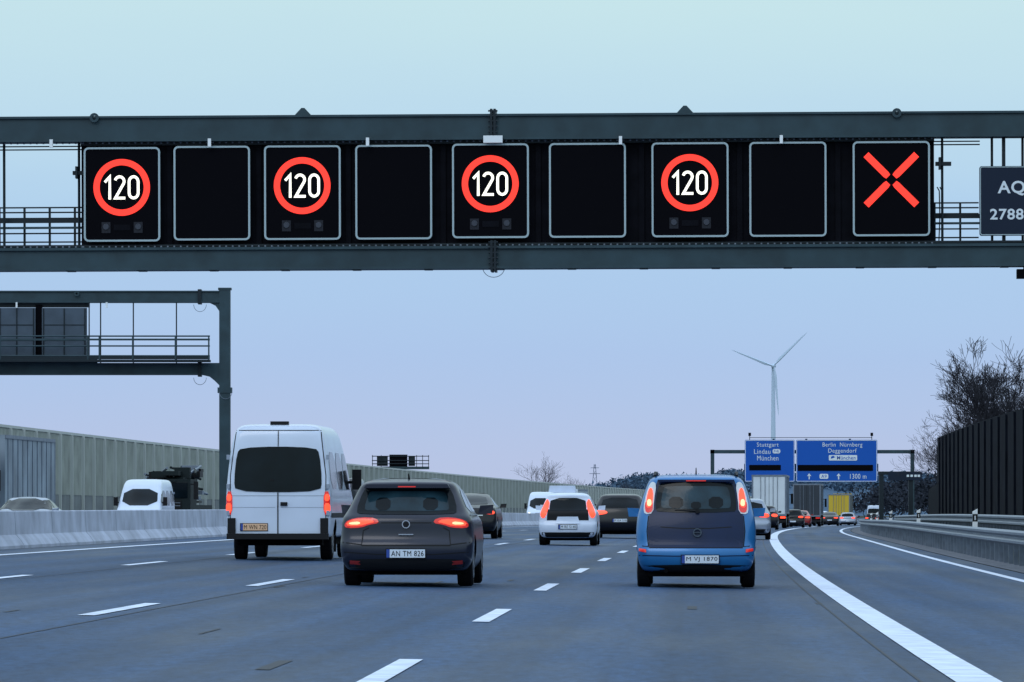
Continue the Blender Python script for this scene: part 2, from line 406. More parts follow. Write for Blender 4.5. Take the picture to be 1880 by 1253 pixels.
# ---------------- second gantry ----------------
Y2=176.; s2=F/Y2
g2=empty('sign_gantry',(0,Y2,0))
def hx(px): return (px-940)/s2
def hz(py): return CAMH+(930-py)/s2
b=B(); XL=hx(-560)
b.box(hx(403),hx(423),-.2,.2,-.1,hz(531),'steel'); b.box(hx(400),hx(426),-.23,.23,hz(722),hz(712),'steel'); b.box(hx(401),hx(425),-.22,.22,hz(533),hz(529),'steel')
b.box(XL-.2,XL+.2,-.2,.2,-.1,hz(531),'steel')
b.box(XL,hx(403),-.18,.18,hz(554),hz(537),'steel'); b.box(XL,hx(403),-.23,.23,hz(537),hz(534.5),'steel');b.box(XL,hx(403),-.23,.23,hz(556.5),hz(554),'steel')
b.box(XL,hx(372),-.18,.18,hz(686),hz(670),'steel'); b.box(XL,hx(372),-.23,.23,hz(670),hz(667),'steel'); b.box(XL,hx(372),-.23,.23,hz(689),hz(686),'steel')
b.prism([(hx(372),hz(689)),(hx(372),hz(667)),(hx(403),hz(667)),(hx(403),hz(708)),(hx(395),hz(700)),(hx(385),hz(692))],-.18,.18,'steel')
b.prism([(hx(385),hz(556.6)),(hx(403),hz(556.6)),(hx(403),hz(572)),(hx(396),hz(562))],-.17,.17,'steel')
for px in(367,): b.box(hx(px)-.06,hx(px)+.06,-.28,.28,hz(559),hz(532),'steel_d'); b.box(hx(px)-.06,hx(px)+.06,-.28,.28,hz(692),hz(664),'steel_d')
b.box(XL+.4,hx(388),-.9,-.24,hz(666),hz(662),'steel_d')
b.box(XL+.4,hx(180),-.25,-.235,hz(668),hz(655),'steel')
for py in(619,637,655): b.cyl((XL+.4,-.85,hz(py)),(hx(388),-.85,hz(py)),.03,.03,'steel',6)
b.box(XL+.4,hx(388),-.88,-.84,hz(627),hz(623.5),'steel'); b.box(XL+.4,hx(388),-.88,-.86,hz(661.5),hz(656),'steel_d')
for px in(-150,-75,5,165,186,247,325,386): b.box(hx(px)-.025,hx(px)+.025,-.885,-.82,hz(664),hz(618),'steel')
for px in(165,186,246,325): b.cyl((hx(px),-.3,hz(667)),(hx(px),-.3,hz(556)),.025,.025,'steel_d',6)
for px in(32,197): b.box(hx(px)-.03,hx(px)+.03,-.33,-.24,hz(566),hz(556),'white')
for px,py in((142,540),): b.ringprism(circ(hx(px),hz(py),.09,12),circ(hx(px),hz(py),.04,12),-.3,-.24,'steel')
for px,py in((368,560),(415,720),(368,694)): b.tube([(hx(px)+.22*math.cos(t),-.24,hz(py)+.25*math.sin(t)) for t in [math.pi+math.pi*i/10 for i in range(11)]],.009,'galv',5)
b.obj('frame_beams',g2)
b=B()
for a,c in((-160,-92),(-80,-4),(-2,66),(78,160)):
    b.box(hx(a),hx(c),-.22,.0,hz(654),hz(566),'signback')
    x0,x1=hx(a)+.06,hx(c)-.06
    for q in(.33,.66): b.box(x0,x1,-.235,-.221,hz(654)+q*1.6,hz(654)+q*1.6+.03,'steel_d')
    for q in(0,.5,1): xx=x0+(x1-x0)*q; b.box(xx-.02,xx+.02,-.245,-.221,hz(653),hz(567),'steel_d')
b.box(hx(66),hx(78),-.12,.0,hz(654),hz(560),'black'); b.box(XL+1,hx(165),-.05,.02,hz(565),hz(557),'steel_d')
b.obj('sign_backs',g2)

# ---------------- blue sign gantry ----------------
Y3=600.; s3=F/Y3
g3=empty('direction_sign_gantry',(0,Y3,0))
def ax(px): return (px-940)/s3
def az(py): return CAMH+(930-py)/s3
b=B()
for px in(1308,1675): b.box(ax(px)-.22,ax(px)+.22,-.2,.2,gz(600)-.3,az(826),'steel')
b.box(ax(1304),ax(1679),-.2,.2,az(833),az(826.5),'steel')
for px in(1420,1480,1560): b.box(ax(px)-.12,ax(px)+.12,-.45,-.2,az(884),az(806),'steel_d')
b.box(ax(1366),ax(1612),-.52,-.3,az(866),az(852),'steel_d')
for px in(1376,1600): b.cyl((ax(px),-.5,az(808)),(ax(px),-.5,az(800)),.05,.05,'steel_d',6); b.cyl((ax(px),-.5,az(801)),(ax(px),-.5,az(795)),.16,.16,'black',8)
b.cyl((ax(1376),-.5,az(804)),(ax(1600),-.5,az(804)),.035,.035,'steel_d',5)
b.obj('frame',g3)
b=B()
for a,c in((1367,1458.5),(1461,1610)):
    m_=(ax(a)+ax(c))/2; w_=ax(c)-ax(a)
    b.prism(rrect(m_,az(846.5),w_,77/s3,.15),-.62,-.53,'blue_sign')
    b.ringprism(rrect(m_,az(846.5),w_-.08,77/s3-.08,.13),rrect(m_,az(846.5),w_-.20,77/s3-.20,.1),-.632,-.621,'txt')
b.prism(rrect(ax(1404),az(859),58/s3,10/s3,.05),-.66,-.621,'black'); b.prism(rrect(ax(1533),az(859.5),138/s3,11/s3,.05),-.66,-.633,'black')
T=lambda t,px,py,w,h: b.text(t,ax(px),az(py),-.64,w/s3,h/s3,'txt',.0)
T('Stuttgart',1409,818,40,10);T('Lindau',1399,829.5,30,8.5);T('München',1409,841.5,39,9)
T('Berlin  Nürnberg',1546,818,73,10);T('Deggendorf',1546,829,52,10)
b.prism(rrect(ax(1547),az(841),52/s3,10/s3,.1),-.645,-.633,'txt'); b.text('München',ax(1553),az(841),-.65,34/s3,7/s3,'blue_sign',.01)
def arrow(px,py,h,m='txt',y=-.64):
    x=ax(px); z=az(py); h=h/s3; b.add([(x-h*.09,y,z-h/2),(x+h*.09,y,z-h/2),(x+h*.09,y,z+.1*h),(x-h*.09,y,z+.1*h),(x-h*.35,y,z+.05*h),(x+h*.35,y,z+.05*h),(x,y,z+h/2)],[(0,1,2,3),(4,5,6)],m)
arrow(1485,875,11);arrow(1539,875,11)
b.add([(ax(1525),-.648,az(843)),(ax(1533),-.648,az(840)),(ax(1525),-.648,az(839)),(ax(1529),-.648,az(837))],[(0,1,2),(1,3,2)],'blue_sign')
b.prism(rrect(ax(1425),az(829),14/s3,8/s3,.2),-.645,-.633,'txt'); b.text('P+R',ax(1425),az(829),-.65,9/s3,5/s3,'blue_sign',.01)
b.prism(rrect(ax(1512),az(875),16/s3,9/s3,.15),-.645,-.633,'txt'); b.text('A9',ax(1512),az(875),-.65,10/s3,6/s3,'blue_sign',.01)
T('1300 m',1575,875,30,9)
b.obj('direction_sign_panels',g3)

Y4=450.;s4=F/Y4
b=B(); qx=lambda px:(px-940)/s4; qz=lambda py:CAMH+(930-py)/s4
for px in(1618,1672): b.box(qx(px)-.2,qx(px)+.2,-.2,.2,gz(450)-.3,qz(866),'steel_d')
b.box(qx(1612),qx(1690),-.25,.25,qz(872),qz(866),'steel_d'); b.box(qx(1630),qx(1692),-.35,-.26,qz(882),qz(867),'dark_sign')
for px in(1664,1671,1678,1684): b.box(qx(px),qx(px+4.5),-.37,-.351,qz(876),qz(872),'txt')
b.obj('sign_gantry',loc=(0,Y4,0))
Y5=470.;s5=F/Y5
b=B(); qx=lambda px:(px-940)/s5; qz=lambda py:CAMH+(930-py)/s5
b.box(qx(683),qx(788),-.25,.25,qz(862),qz(857),'steel')
b.box(qx(715),qx(748),-.2,.1,qz(857),qz(835),'black'); b.box(qx(692),qx(712),-.2,.1,qz(856),qz(838),'steel_d'); b.box(qx(750),qx(762),-.2,.1,qz(856),qz(838),'steel_d')
for py in(838,846,852): b.cyl((qx(683),-.3,qz(py)),(qx(788),-.3,qz(py)),.04,.04,'steel_d',5)
for px in(684,700,765,776,787): b.box(qx(px)-.03,qx(px)+.03,-.33,-.27,qz(858),qz(836),'steel_d')
b.box(qx(683)-.3,qx(683)-.01,-.2,.2,-.8,qz(857),'steel')
b.obj('cantilever_sign_gantry',loc=(0,Y5,0))

# ---------------- wind turbine ----------------
b=B(); Y6=4100; f6=Y6/F; X6=(1420-940)*f6; H6=CAMH+262*f6
b.cyl((0,3,-5),(0,3,H6-1.5),2.5,1.35,'turb',20); b.cyl((0,-3.5,H6),(0,6,H6),1.9,1.7,'turb',12); b.cyl((0,-5.2,H6),(0,-3.5,H6),.6,1.9,'turb',12)
for a in(-84,42,160):
    ca,sa=math.cos(math.radians(a)),math.sin(math.radians(a)); L=40
    pr=[(0,.8,.8),(3,1.0,.8),(8,1.9,.5),(20,1.3,.3),(33,.8,.2),(40,.25,.08)]
    vs=[]
    for r,w,t in pr:
        for u,v in((-w*.35,0),(0,t),(w,0),(0,-t)):
            lx=ca*r-sa*u; lz=sa*r+ca*u; yaw=math.radians(28)
            vs.append((lx*math.cos(yaw)+v*math.sin(yaw),-4.2-lx*math.sin(yaw)+v*math.cos(yaw),H6+lz))
    n=len(pr); b.add(vs,[(4*j+i,4*j+(i+1)%4,4*j+4+(i+1)%4,4*j+4+i) for j in range(n-1) for i in range(4)]+[(4*n-4,4*n-3,4*n-2,4*n-1)],'turb')
b.obj('wind_turbine',loc=(X6,Y6,-2))
b=B(); Yp=2400.; f=Yp/F; hp=(930-852)*f+3
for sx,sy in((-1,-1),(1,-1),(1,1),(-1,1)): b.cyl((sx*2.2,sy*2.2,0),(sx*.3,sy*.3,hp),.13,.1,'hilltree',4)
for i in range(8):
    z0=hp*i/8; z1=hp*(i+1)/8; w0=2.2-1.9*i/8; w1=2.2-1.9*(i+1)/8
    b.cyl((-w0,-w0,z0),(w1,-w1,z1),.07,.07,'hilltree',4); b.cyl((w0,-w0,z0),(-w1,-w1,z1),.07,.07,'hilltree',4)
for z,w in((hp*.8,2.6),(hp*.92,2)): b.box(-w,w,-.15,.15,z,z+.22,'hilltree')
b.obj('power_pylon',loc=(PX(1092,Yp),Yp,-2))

# ---------------- hills and tree masses ----------------
def interp(P,x):
    if x<=P[0][0]: return P[0][1]
    for (a,b_),(c,d) in zip(P,P[1:]):
        if x<=c: return b_+(d-b_)*(x-a)/(c-a)
    return P[-1][1]
prof_h=[(600,905),(900,900),(960,890),(1000,884),(1060,881),(1100,878),(1130,867),(1170,858),(1200,855),(1240,861),(1300,857),(1340,849),(1400,846),(1500,852),(1600,858),(1700,852),(1900,846),(2200,856)]
Yh=2300.
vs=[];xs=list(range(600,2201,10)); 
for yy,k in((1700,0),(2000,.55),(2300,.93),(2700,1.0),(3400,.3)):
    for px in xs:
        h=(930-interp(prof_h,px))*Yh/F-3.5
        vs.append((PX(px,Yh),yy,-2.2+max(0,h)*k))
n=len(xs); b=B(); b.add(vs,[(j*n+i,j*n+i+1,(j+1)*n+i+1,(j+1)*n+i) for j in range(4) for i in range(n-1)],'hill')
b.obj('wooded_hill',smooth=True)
def clump(b,x,y,z,rx,rz,n,m,sz):
    for i in range(n):
        t=random.random()*2*math.pi; u=random.random()*2-1; r=random.random()**.4
        q=math.sqrt(1-u*u); c=Vector((x+rx*r*q*math.cos(t),y+rx*r*q*math.sin(t),z+rz*r*u))
        d=[Vector((random.gauss(0,1),random.gauss(0,1),random.gauss(0,1))).normalized()*sz*random.uniform(.5,1.2) for _ in range(3)]
        b.add([c+d[0],c+d[1],c+d[2]],[(0,1,2)],m)
b=B()
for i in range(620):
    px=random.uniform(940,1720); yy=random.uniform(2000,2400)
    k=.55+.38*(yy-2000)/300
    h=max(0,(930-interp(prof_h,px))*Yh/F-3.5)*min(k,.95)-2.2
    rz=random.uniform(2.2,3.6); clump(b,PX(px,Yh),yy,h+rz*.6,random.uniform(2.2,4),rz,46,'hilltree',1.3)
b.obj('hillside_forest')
b=B()
pr2=[(1600,905),(1625,880),(1650,862),(1690,852),(1720,848),(1800,850),(1900,850)]
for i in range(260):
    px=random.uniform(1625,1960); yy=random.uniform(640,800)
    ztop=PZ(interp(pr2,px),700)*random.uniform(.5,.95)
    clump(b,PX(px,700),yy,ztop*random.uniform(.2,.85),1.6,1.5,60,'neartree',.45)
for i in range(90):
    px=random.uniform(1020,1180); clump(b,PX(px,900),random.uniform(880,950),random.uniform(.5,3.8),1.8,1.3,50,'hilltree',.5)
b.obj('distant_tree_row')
# ---------------- bare trees ----------------
def tree_mesh(H,seed,spread=.5,levels=5,dense=True):
    rnd=random.Random(seed); b=B()
    def br(p,d,L,r,lev):
        segs=5 if lev==0 else 4 if lev<3 else 3
        for i in range(segs):
            d2=(d+Vector((rnd.gauss(0,.12),rnd.gauss(0,.12),rnd.gauss(0,.07)+.06))).normalized()
            q=p+d2*(L/segs); r2=max(.010,r*(1-.55/segs))
            b.cyl(p,q,r,r2,'bark' if lev<3 else 'twig',6 if lev<2 else 3,False)
            if lev<levels and i>0:
                for c in range(2 if (lev<3 or dense) else rnd.choice((1,2))):
                    a=rnd.random()*2*math.pi; ang=rnd.uniform(.35,.85)*(.8+spread*.4)
                    side=d2.orthogonal().normalized(); side.rotate(Matrix.Rotation(a,3,d2))
                    nd=(d2*math.cos(ang)+side*math.sin(ang)); nd.z+=.10
                    br(q.copy(),nd.normalized(),L*rnd.uniform(.50,.72),r2*.58,lev+1)
            p=q;d=d2;r=r2
    br(Vector((0,0,0)),Vector((0,0,1)),H*.52,H*.018,0)
    return b
def place_tree(b,name,px,y,toppx,spreadx=1,rz=0):
    zt=PZ(toppx,y); g=gz(y)-.1; zmax=max(v[2] for v in b.v); o=b.obj(name,loc=(PX(px,y),y,g)); k=(zt-g)/zmax; o.scale=(k*spreadx,k*spreadx,k); o.rotation_euler[2]=rz; return o
t1=tree_mesh(9,3); t2=tree_mesh(9,11); t3=tree_mesh(9,23,.7,5,False)
place_tree(t1,'bare_tree',1806,255,616,1.15); place_tree(t2,'bare_tree',1878,248,650,1.1); place_tree(t3,'bare_tree',1768,285,705,1.2)
place_tree(t2,'bare_tree',1845,300,720,1.2,2); place_tree(t3,'bare_tree',1722,330,765,1.3,1)
t4=tree_mesh(9,31,.6,4,False)
place_tree(t4,'bare_tree',985,680,829,1.1); place_tree(t4,'bare_tree',1040,760,866,1.3,1); place_tree(t4,'bare_tree',1152,800,874,1.4,2)
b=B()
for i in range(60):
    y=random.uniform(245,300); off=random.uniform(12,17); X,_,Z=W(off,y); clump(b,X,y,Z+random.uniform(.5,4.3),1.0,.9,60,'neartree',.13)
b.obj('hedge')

# ---------------- vehicles ----------------
def body_mesh(rows,bow=.06,bowf=.2,r=.19,rf=.4,level=2,arches=None,name='body',parent=None,m='paint_grey'):
    vs=[]
    for row in rows:
        z,yr,yf,w=row[:4]; rr=min(row[4] if len(row)>4 else r,w*.8); rff=min(rf,(yf-yr)*.3,w*.7)
        rr=min(rr,(yf-yr)*.3)
        h=[]
        for f in(0,.25,.5,.75,1): h.append((f*(w-rr),yr+bow*f*f))
        for a in(22,45,68,90): t=math.radians(a); h.append((w-rr+rr*math.sin(t),yr+bow+rr*(1-math.cos(t))))
        ya=yr+bow+rr; yb=yf-bowf-rff
        for t in(.15,.35,.5,.65,.85): h.append((w,ya+(yb-ya)*t))
        for a in(90,60,30,0): t=math.radians(a); h.append((w-rff+rff*math.sin(t),yb+rff*math.cos(t)))
        for f in(.66,.33,0): h.append((f*(w-rff),yf-bowf*f*f))
        full=h+[(-x,y) for x,y in h[-2:0:-1]]
        vs+=[(x,y,z) for x,y in full]; n=len(full)
    fs=[(j*n+i,j*n+(i+1)%n,(j+1)*n+(i+1)%n,(j+1)*n+i) for j in range(len(rows)-1) for i in range(n)]
    R=len(rows); fs+=[tuple(range(n-1,-1,-1)),tuple(range((R-1)*n,R*n))]
    me=bpy.data.meshes.new(name); me.from_pydata(vs,[],fs); me.materials.append(M[m]); me.materials.append(M['under'])
    o=bpy.data.objects.new(name,me); sc.collection.objects.link(o)
    sm=o.modifiers.new('s','SUBSURF'); sm.levels=level; sm.render_levels=level
    cut=[]
    if arches:
        for (yc,zc,R_) in arches:
            b=B(); w=max(q[3] for q in rows)
            for sgn in(-1,1): b.cyl((sgn*(w-.30),yc,zc),(sgn*(w+.3),yc,zc),R_,R_,'under',28)
            c=b.obj('cut'); cut.append(c); bm=o.modifiers.new('b','BOOLEAN'); bm.object=c; bm.operation='DIFFERENCE'; bm.solver='EXACT'
            try: bm.material_mode='TRANSFER'
            except Exception: pass
    dg=bpy.context.evaluated_depsgraph_get(); dg.update()
    m2=bpy.data.meshes.new_from_object(o.evaluated_get(dg))
    o.modifiers.clear(); o.data=m2
    for c in cut: bpy.data.objects.remove(c)
    m2.polygons.foreach_set('use_smooth',[True]*len(m2.polygons))
    try: m2.set_sharp_from_angle(angle=math.radians(50))
    except Exception: pass
    m2.update(); bv=BVHTree.FromPolygons([v.co.copy() for v in m2.vertices],[tuple(p.vertices) for p in m2.polygons])
    if parent: o.parent=parent
    return o,bv
def chaikin(p,it):
    for _ in range(it):
        q=[]
        for i in range(len(p)):
            a=p[i];b_=p[(i+1)%len(p)]; q+=[(a[0]*.75+b_[0]*.25,a[1]*.75+b_[1]*.25),(a[0]*.25+b_[0]*.75,a[1]*.25+b_[1]*.75)]
        p=q
    return p
def dens(p,d):
    q=[]
    for i in range(len(p)):
        a=p[i];b_=p[(i+1)%len(p)]; L=math.hypot(b_[0]-a[0],b_[1]-a[1]); n=max(1,int(L/d))
        for k in range(n): q.append((a[0]+(b_[0]-a[0])*k/n,a[1]+(b_[1]-a[1])*k/n))
    return q
class Dec:
    def __init__(s,bv): s.b=B(); s.bv=bv
    def proj(s,p,side,off):
        if side=='rear': o=Vector((p[0],-3,p[1])); d=Vector((0,1,0))
        elif side=='front': o=Vector((p[0],12,p[1])); d=Vector((0,-1,0))
        elif side=='right': o=Vector((3,p[0],p[1])); d=Vector((-1,0,0))
        else: o=Vector((-3,p[0],p[1])); d=Vector((1,0,0))
        h=s.bv.ray_cast(o,d)
        if h[0] is None: h=s.bv.find_nearest(o+d*3)
        n=h[1]
        if n.dot(d)>0: n=-n
        return h[0]+n*off
    def poly(s,pts,m,side='rear',off=.006,ch=2,mir=False,rings=6,d=.05):
        P=dens(chaikin(pts,ch),d); n=len(P); c=(sum(p[0] for p in P)/n,sum(p[1] for p in P)/n)
        two=[c]
        for k in range(1,rings+1):
            f=k/rings; two+=[(c[0]+(p[0]-c[0])*f,c[1]+(p[1]-c[1])*f) for p in P]
        fs=[(0,1+i,1+(i+1)%n) for i in range(n)]
        for k in range(rings-1):
            for i in range(n): j=(i+1)%n; fs.append((1+k*n+i,1+(k+1)*n+i,1+(k+1)*n+j,1+k*n+j))
        s.b.add([s.proj(p,side,off) for p in two],fs,m)
        if mir:
            if side in('rear','front'): s.poly([(-a,b_) for a,b_ in pts],m,side,off,ch,False,rings,d)
            else: s.poly(pts,m,'left' if side=='right' else 'right',off,ch,False,rings,d)
    def line(s,pts,w,m='trim',side='rear',off=.004,mir=False):
        P=[]
        for a,b_ in zip(pts,pts[1:]):
            L=math.hypot(b_[0]-a[0],b_[1]-a[1]); n=max(1,int(L/.06))
            for k in range(n): P.append((a[0]+(b_[0]-a[0])*k/n,a[1]+(b_[1]-a[1])*k/n))
        P.append(pts[-1]); two=[]
        for i,p in enumerate(P):
            a=P[max(0,i-1)];c=P[min(len(P)-1,i+1)]; dx,dy=c[0]-a[0],c[1]-a[1]; L=math.hypot(dx,dy) or 1
            two+=[(p[0]-dy/L*w/2,p[1]+dx/L*w/2),(p[0]+dy/L*w/2,p[1]-dx/L*w/2)]
        s.b.add([s.proj(p,side,off) for p in two],[(2*i,2*i+1,2*i+3,2*i+2) for i in range(len(P)-1)],m)
        if mir:
            if side in('rear','front'): s.line([(-a,b_) for a,b_ in pts],w,m,side,off)
            else: s.line(pts,w,m,'left',off)
def wheels(parent,ys,R,w,tw=.21):
    b=B()
    for y in ys:
        for sg in(-1,1):
            x0=sg*(w-tw); x1=sg*w
            b.cyl((x0,y,R),(x0+sg*.025,y,R),R-.025,R,'rubber',28,True); b.cyl((x0+sg*.025,y,R),(x1-sg*.025,y,R),R,R,'rubber',28,False); b.cyl((x1-sg*.025,y,R),(x1,y,R),R,R-.03,'rubber',28,True)
            b.cyl((x1,y,R),(x1+sg*.006,y,R),R*.66,R*.64,'rim',20,True)
            for k in range(5):
                a=k*2*math.pi/5; b.cyl((x1+sg*.008,y+math.cos(a)*R*.35,R+math.sin(a)*R*.35),(x1+sg*.009,y+math.cos(a)*R*.35,R+math.sin(a)*R*.35),R*.13,R*.13,'trim',6)
        b.cyl((-w+tw,y,R),(w-tw,y,R),.05,.05,'under',8)
    b.obj('wheels',parent)
def plate(b,x,z,y,w,h,t,m='plate'):
    b.box(x-w/2-.012,x+w/2+.012,y-.010,y,z-h/2-.012,z+h/2+.012,'trim')
    b.box(x-w/2,x+w/2,y-.014,y-.0105,z-h/2,z+h/2,m); b.box(x-w/2,x-w/2+w*.085,y-.017,y-.0145,z-h/2,z+h/2,'eu')
    if t: b.text(t,x+w*.045,z,y-.018,w*.84,h*.66,'plate_t',.0)
def mirrors(b,w,y,z,m):
    for sg in(-1,1):
        b.add([(sg*(w-.03),y,z),(sg*(w+.17),y-.03,z),(sg*(w+.19),y-.02,z+.13),(sg*(w+.0),y,z+.12),(sg*(w-.03),y+.1,z+.02),(sg*(w+.14),y+.09,z+.02),(sg*(w+.15),y+.09,z+.11),(sg*w,y+.1,z+.1)],
              [(0,1,2,3),(4,7,6,5),(3,2,6,7),(0,4,5,1),(1,5,6,2),(0,3,7,4)],m)
HATCH=[(.19,.16,4.05,.74),(.24,.08,4.2,.82),(.34,.02,4.27,.88),(.47,0,4.28,.90),(.60,.01,4.27,.905),(.64,.055,4.25,.90),(.78,.07,4.18,.89),(.88,.07,3.95,.885),(.945,.09,3.3,.87),(.99,.15,3.05,.835),(1.08,.22,2.9,.785),(1.20,.30,2.65,.735),(1.30,.36,2.4,.685),(1.375,.35,2.2,.645),(1.425,.38,1.95,.585),(1.465,.72,1.7,.42)]
MPV=[(.20,.14,3.85,.70),(.26,.06,3.98,.77),(.36,.01,4.03,.815),(.47,0,4.03,.83),(.56,.015,4.02,.835),(.61,.06,4.0,.845),(.75,.08,3.95,.85),(.88,.10,3.7,.845),(1.0,.13,3.3,.83),(1.08,.16,3.15,.81),(1.2,.21,3.0,.78),(1.32,.26,2.75,.745),(1.44,.31,2.45,.70),(1.52,.32,2.2,.665),(1.575,.36,2.0,.60),(1.61,.7,1.7,.42)]
SEDAN=[(.19,.16,4.6,.76),(.25,.08,4.8,.84),(.36,.02,4.86,.90),(.50,0,4.88,.925),(.62,.02,4.86,.93),(.75,.04,4.8,.925),(.86,.05,4.5,.915),(.95,.07,3.9,.90),(1.0,.12,3.6,.87),(1.03,.55,3.4,.84),(1.08,.85,3.3,.80),(1.18,1.1,3.05,.74),(1.28,1.35,2.85,.68),(1.37,1.65,2.6,.61),(1.42,1.9,2.4,.53),(1.445,2.1,2.25,.40)]
SUVR=[(.22,.16,4.4,.76),(.30,.08,4.55,.85),(.42,.02,4.6,.91),(.58,0,4.6,.93),(.75,.03,4.58,.93),(.9,.05,4.4,.92),(1.0,.08,3.8,.90),(1.08,.12,3.4,.87),(1.2,.22,3.15,.81),(1.32,.36,2.9,.755),(1.43,.45,2.65,.70),(1.50,.5,2.4,.62),(1.54,.9,2.0,.42)]
def scale_rows(R,sx=1,sy=1,sz=1): return [(z*sz,a*sy,b_*sy,w*sx) for z,a,b_,w in R]
def side_glass(D,z0,z1,ys,m='glass'):
    y0,y1,y2,y3=ys
    D.poly([(y0,z0),(y1,z1),(y2,z1),(y3,z0+.02)],m,'right',mir=True,ch=1,rings=7,d=.08)
    ym=(y1+y2)/2; D.line([(ym,z0),(ym,z1)],.07,'trim','right',.01,True)
def place(name,off,y,flip=False):
    X,_,_=W(off,y); h=math.atan(slope(y)); 
    return empty(name,(X,y,G(off,y)),(0,0,-h+(math.pi if flip else 0)))
def interior(D,xs,z0,w,h,off):
    for x in xs: D.poly([(x-w/2,z0),(x-w/2,z0+h),(x+w/2,z0+h),(x+w/2,z0)],'glass',ch=1,off=off,rings=3)

# --- dark grey hatchback
e=place('hatchback_car',-3.8,68.2)
o,bv=body_mesh(HATCH,arches=[(.82,.33,.37),(3.44,.33,.37)],parent=e,m='paint_grey',r=.17)
D=Dec(bv)
D.poly([(-.62,.975),(-.69,1.02),(-.60,1.30),(-.53,1.335),(.53,1.335),(.60,1.30),(.69,1.02),(.62,.975)],'glass',rings=9,ch=1)
D.poly([(-.52,1.02),(-.58,1.05),(-.52,1.27),(-.47,1.29),(.47,1.29),(.52,1.27),(.58,1.05),(.52,1.02)],'glass_g',rings=9,ch=1,off=.009)
interior(D,(-.32,.32),1.03,.20,.17,.012)
D.poly([(-.76,.24),(-.80,.36),(-.55,.38),(.55,.38),(.80,.36),(.76,.24),(0,.22)],'trim',rings=6,ch=1)
L1=[(.36,.86),(.40,.925),(.62,.935),(.79,.90),(.84,.83),(.80,.79),(.60,.80),(.50,.84)]
D.poly(L1,'tail',mir=True,ch=1,off=.012); D.poly([(.42,.875),(.50,.91),(.70,.905),(.80,.87),(.79,.82),(.62,.825),(.5,.86)],'brake',mir=True,ch=1,off=.02); D.poly([(.62,.84),(.62,.88),(.76,.87),(.77,.84)],'hot',mir=True,ch=1,off=.026)
D.line([(-.60,.56),(-.58,.76),(-.50,.80)],.014,mir=True); D.line([(-.6,.56),(.6,.56)],.018)
D.line([(-.86,.60),(-.6,.57)],.014,mir=True); D.line([(-.34,.865),(.34,.865)],.012); D.line([(-.84,.47),(-.4,.44),(.4,.44),(.84,.47)],.012)
D.poly([(.62,.30),(.62,.35),(.76,.36),(.76,.31)],'paint_red',mir=True,ch=0)
side_glass(D,1.0,1.32,(.45,.72,2.15,2.95)); D.poly([(-.62,1.0),(-.52,1.36),(.52,1.36),(.62,1.0)],'glass','front',ch=1,rings=8)
for yy in(.95,2.05): D.line([(yy,.30),(yy+.05,.98)],.012,'trim','right',.003,True)
D.line([(.75,1.44),(2.0,1.45)],.03,'galv','right',.012,True)
D.line([(.35,.965),(2.9,.97)],.014,'galv','right',.008,True)
D.poly([(-.80,.72),(-.55,.70),(-.55,.78),(-.80,.83)],'headl','front',mir=True,ch=1)
D.b.obj('glass_and_lamps',e)
b=B(); plate(b,0,.452,-.004,.52,.11,'AN TM 826')
b.cyl((0,.065,.845),(0,.040,.845),.060,.056,'chrome',24); b.cyl((0,.040,.845),(0,.034,.845),.042,.042,'trim',24)
b.prism([(-.58,1.335),(.58,1.335),(.55,1.385),(-.55,1.385)],.24,.52,'paint_grey')
b.box(-.12,.12,.232,.241,1.345,1.36,'tail')
b.cyl((0,.21,1.01),(-.27,.24,1.04),.012,.008,'trim',6); b.cyl((0,.19,1.0),(0,.24,1.0),.03,.03,'trim',10)
b.cyl((0,.75,1.46),(0,.68,1.53),.014,.008,'trim',6)
b.box(-.10,.10,.03,.075,.70,.715,'chrome')
mirrors(b,.88,2.75,.98,'paint_grey'); b.box(-.72,.72,.3,3.9,.16,.24,'under')
b.obj('trim_and_plate',e,bevel=.006)
wheels(e,(.82,3.44),.325,.875)
# --- blue MPV
e=place('compact_mpv_car',.1,71.3)
o,bv=body_mesh(MPV,arches=[(.62,.31,.35),(3.25,.31,.35)],parent=e,m='paint_blue')
D=Dec(bv)
D.poly([(-.66,.57),(-.68,.80),(-.66,1.03),(-.62,1.08),(-.58,1.40),(-.54,1.52),(.54,1.52),(.58,1.40),(.62,1.08),(.66,1.03),(.68,.80),(.66,.57)],'paint_navy',rings=12,ch=0,off=.005)
D.poly([(-.53,1.06),(-.58,1.12),(-.54,1.43),(-.47,1.485),(.47,1.485),(.54,1.43),(.58,1.12),(.53,1.06)],'glass',rings=9,ch=1,off=.010)
D.poly([(-.45,1.11),(-.50,1.16),(-.46,1.40),(-.40,1.435),(.40,1.435),(.46,1.40),(.50,1.16),(.45,1.11)],'glass_g',rings=9,ch=1,off=.014)
interior(D,(-.28,.28),1.12,.2,.16,.018); interior(D,(0,),1.11,.14,.10,.018)
D.poly([(.60,1.50),(.555,1.46),(.59,1.24),(.60,1.05),(.72,1.03),(.735,1.13),(.70,1.32),(.645,1.47)],'clear',mir=True,ch=1,off=.014)
D.poly([(.605,1.22),(.605,1.07),(.70,1.05),(.715,1.14),(.70,1.22)],'tail',mir=True,ch=1,off=.02)
D.poly([(.61,1.40),(.60,1.30),(.615,1.14),(.69,1.12),(.69,1.24),(.65,1.40)],'brake',mir=True,ch=1,off=.024)
D.poly([(.625,1.24),(.62,1.15),(.68,1.14),(.675,1.24)],'hot',mir=True,ch=1,off=.03)
D.line([(-.66,.57),(.66,.57)],.02); D.line([(-.67,.58),(-.69,.8),(-.67,1.02)],.014,mir=True)
D.line([(-.83,.6),(-.67,.58)],.012,mir=True); D.line([(-.5,.86),(-.2,.84),(.2,.84),(.5,.86)],.012,'trim',off=.008)
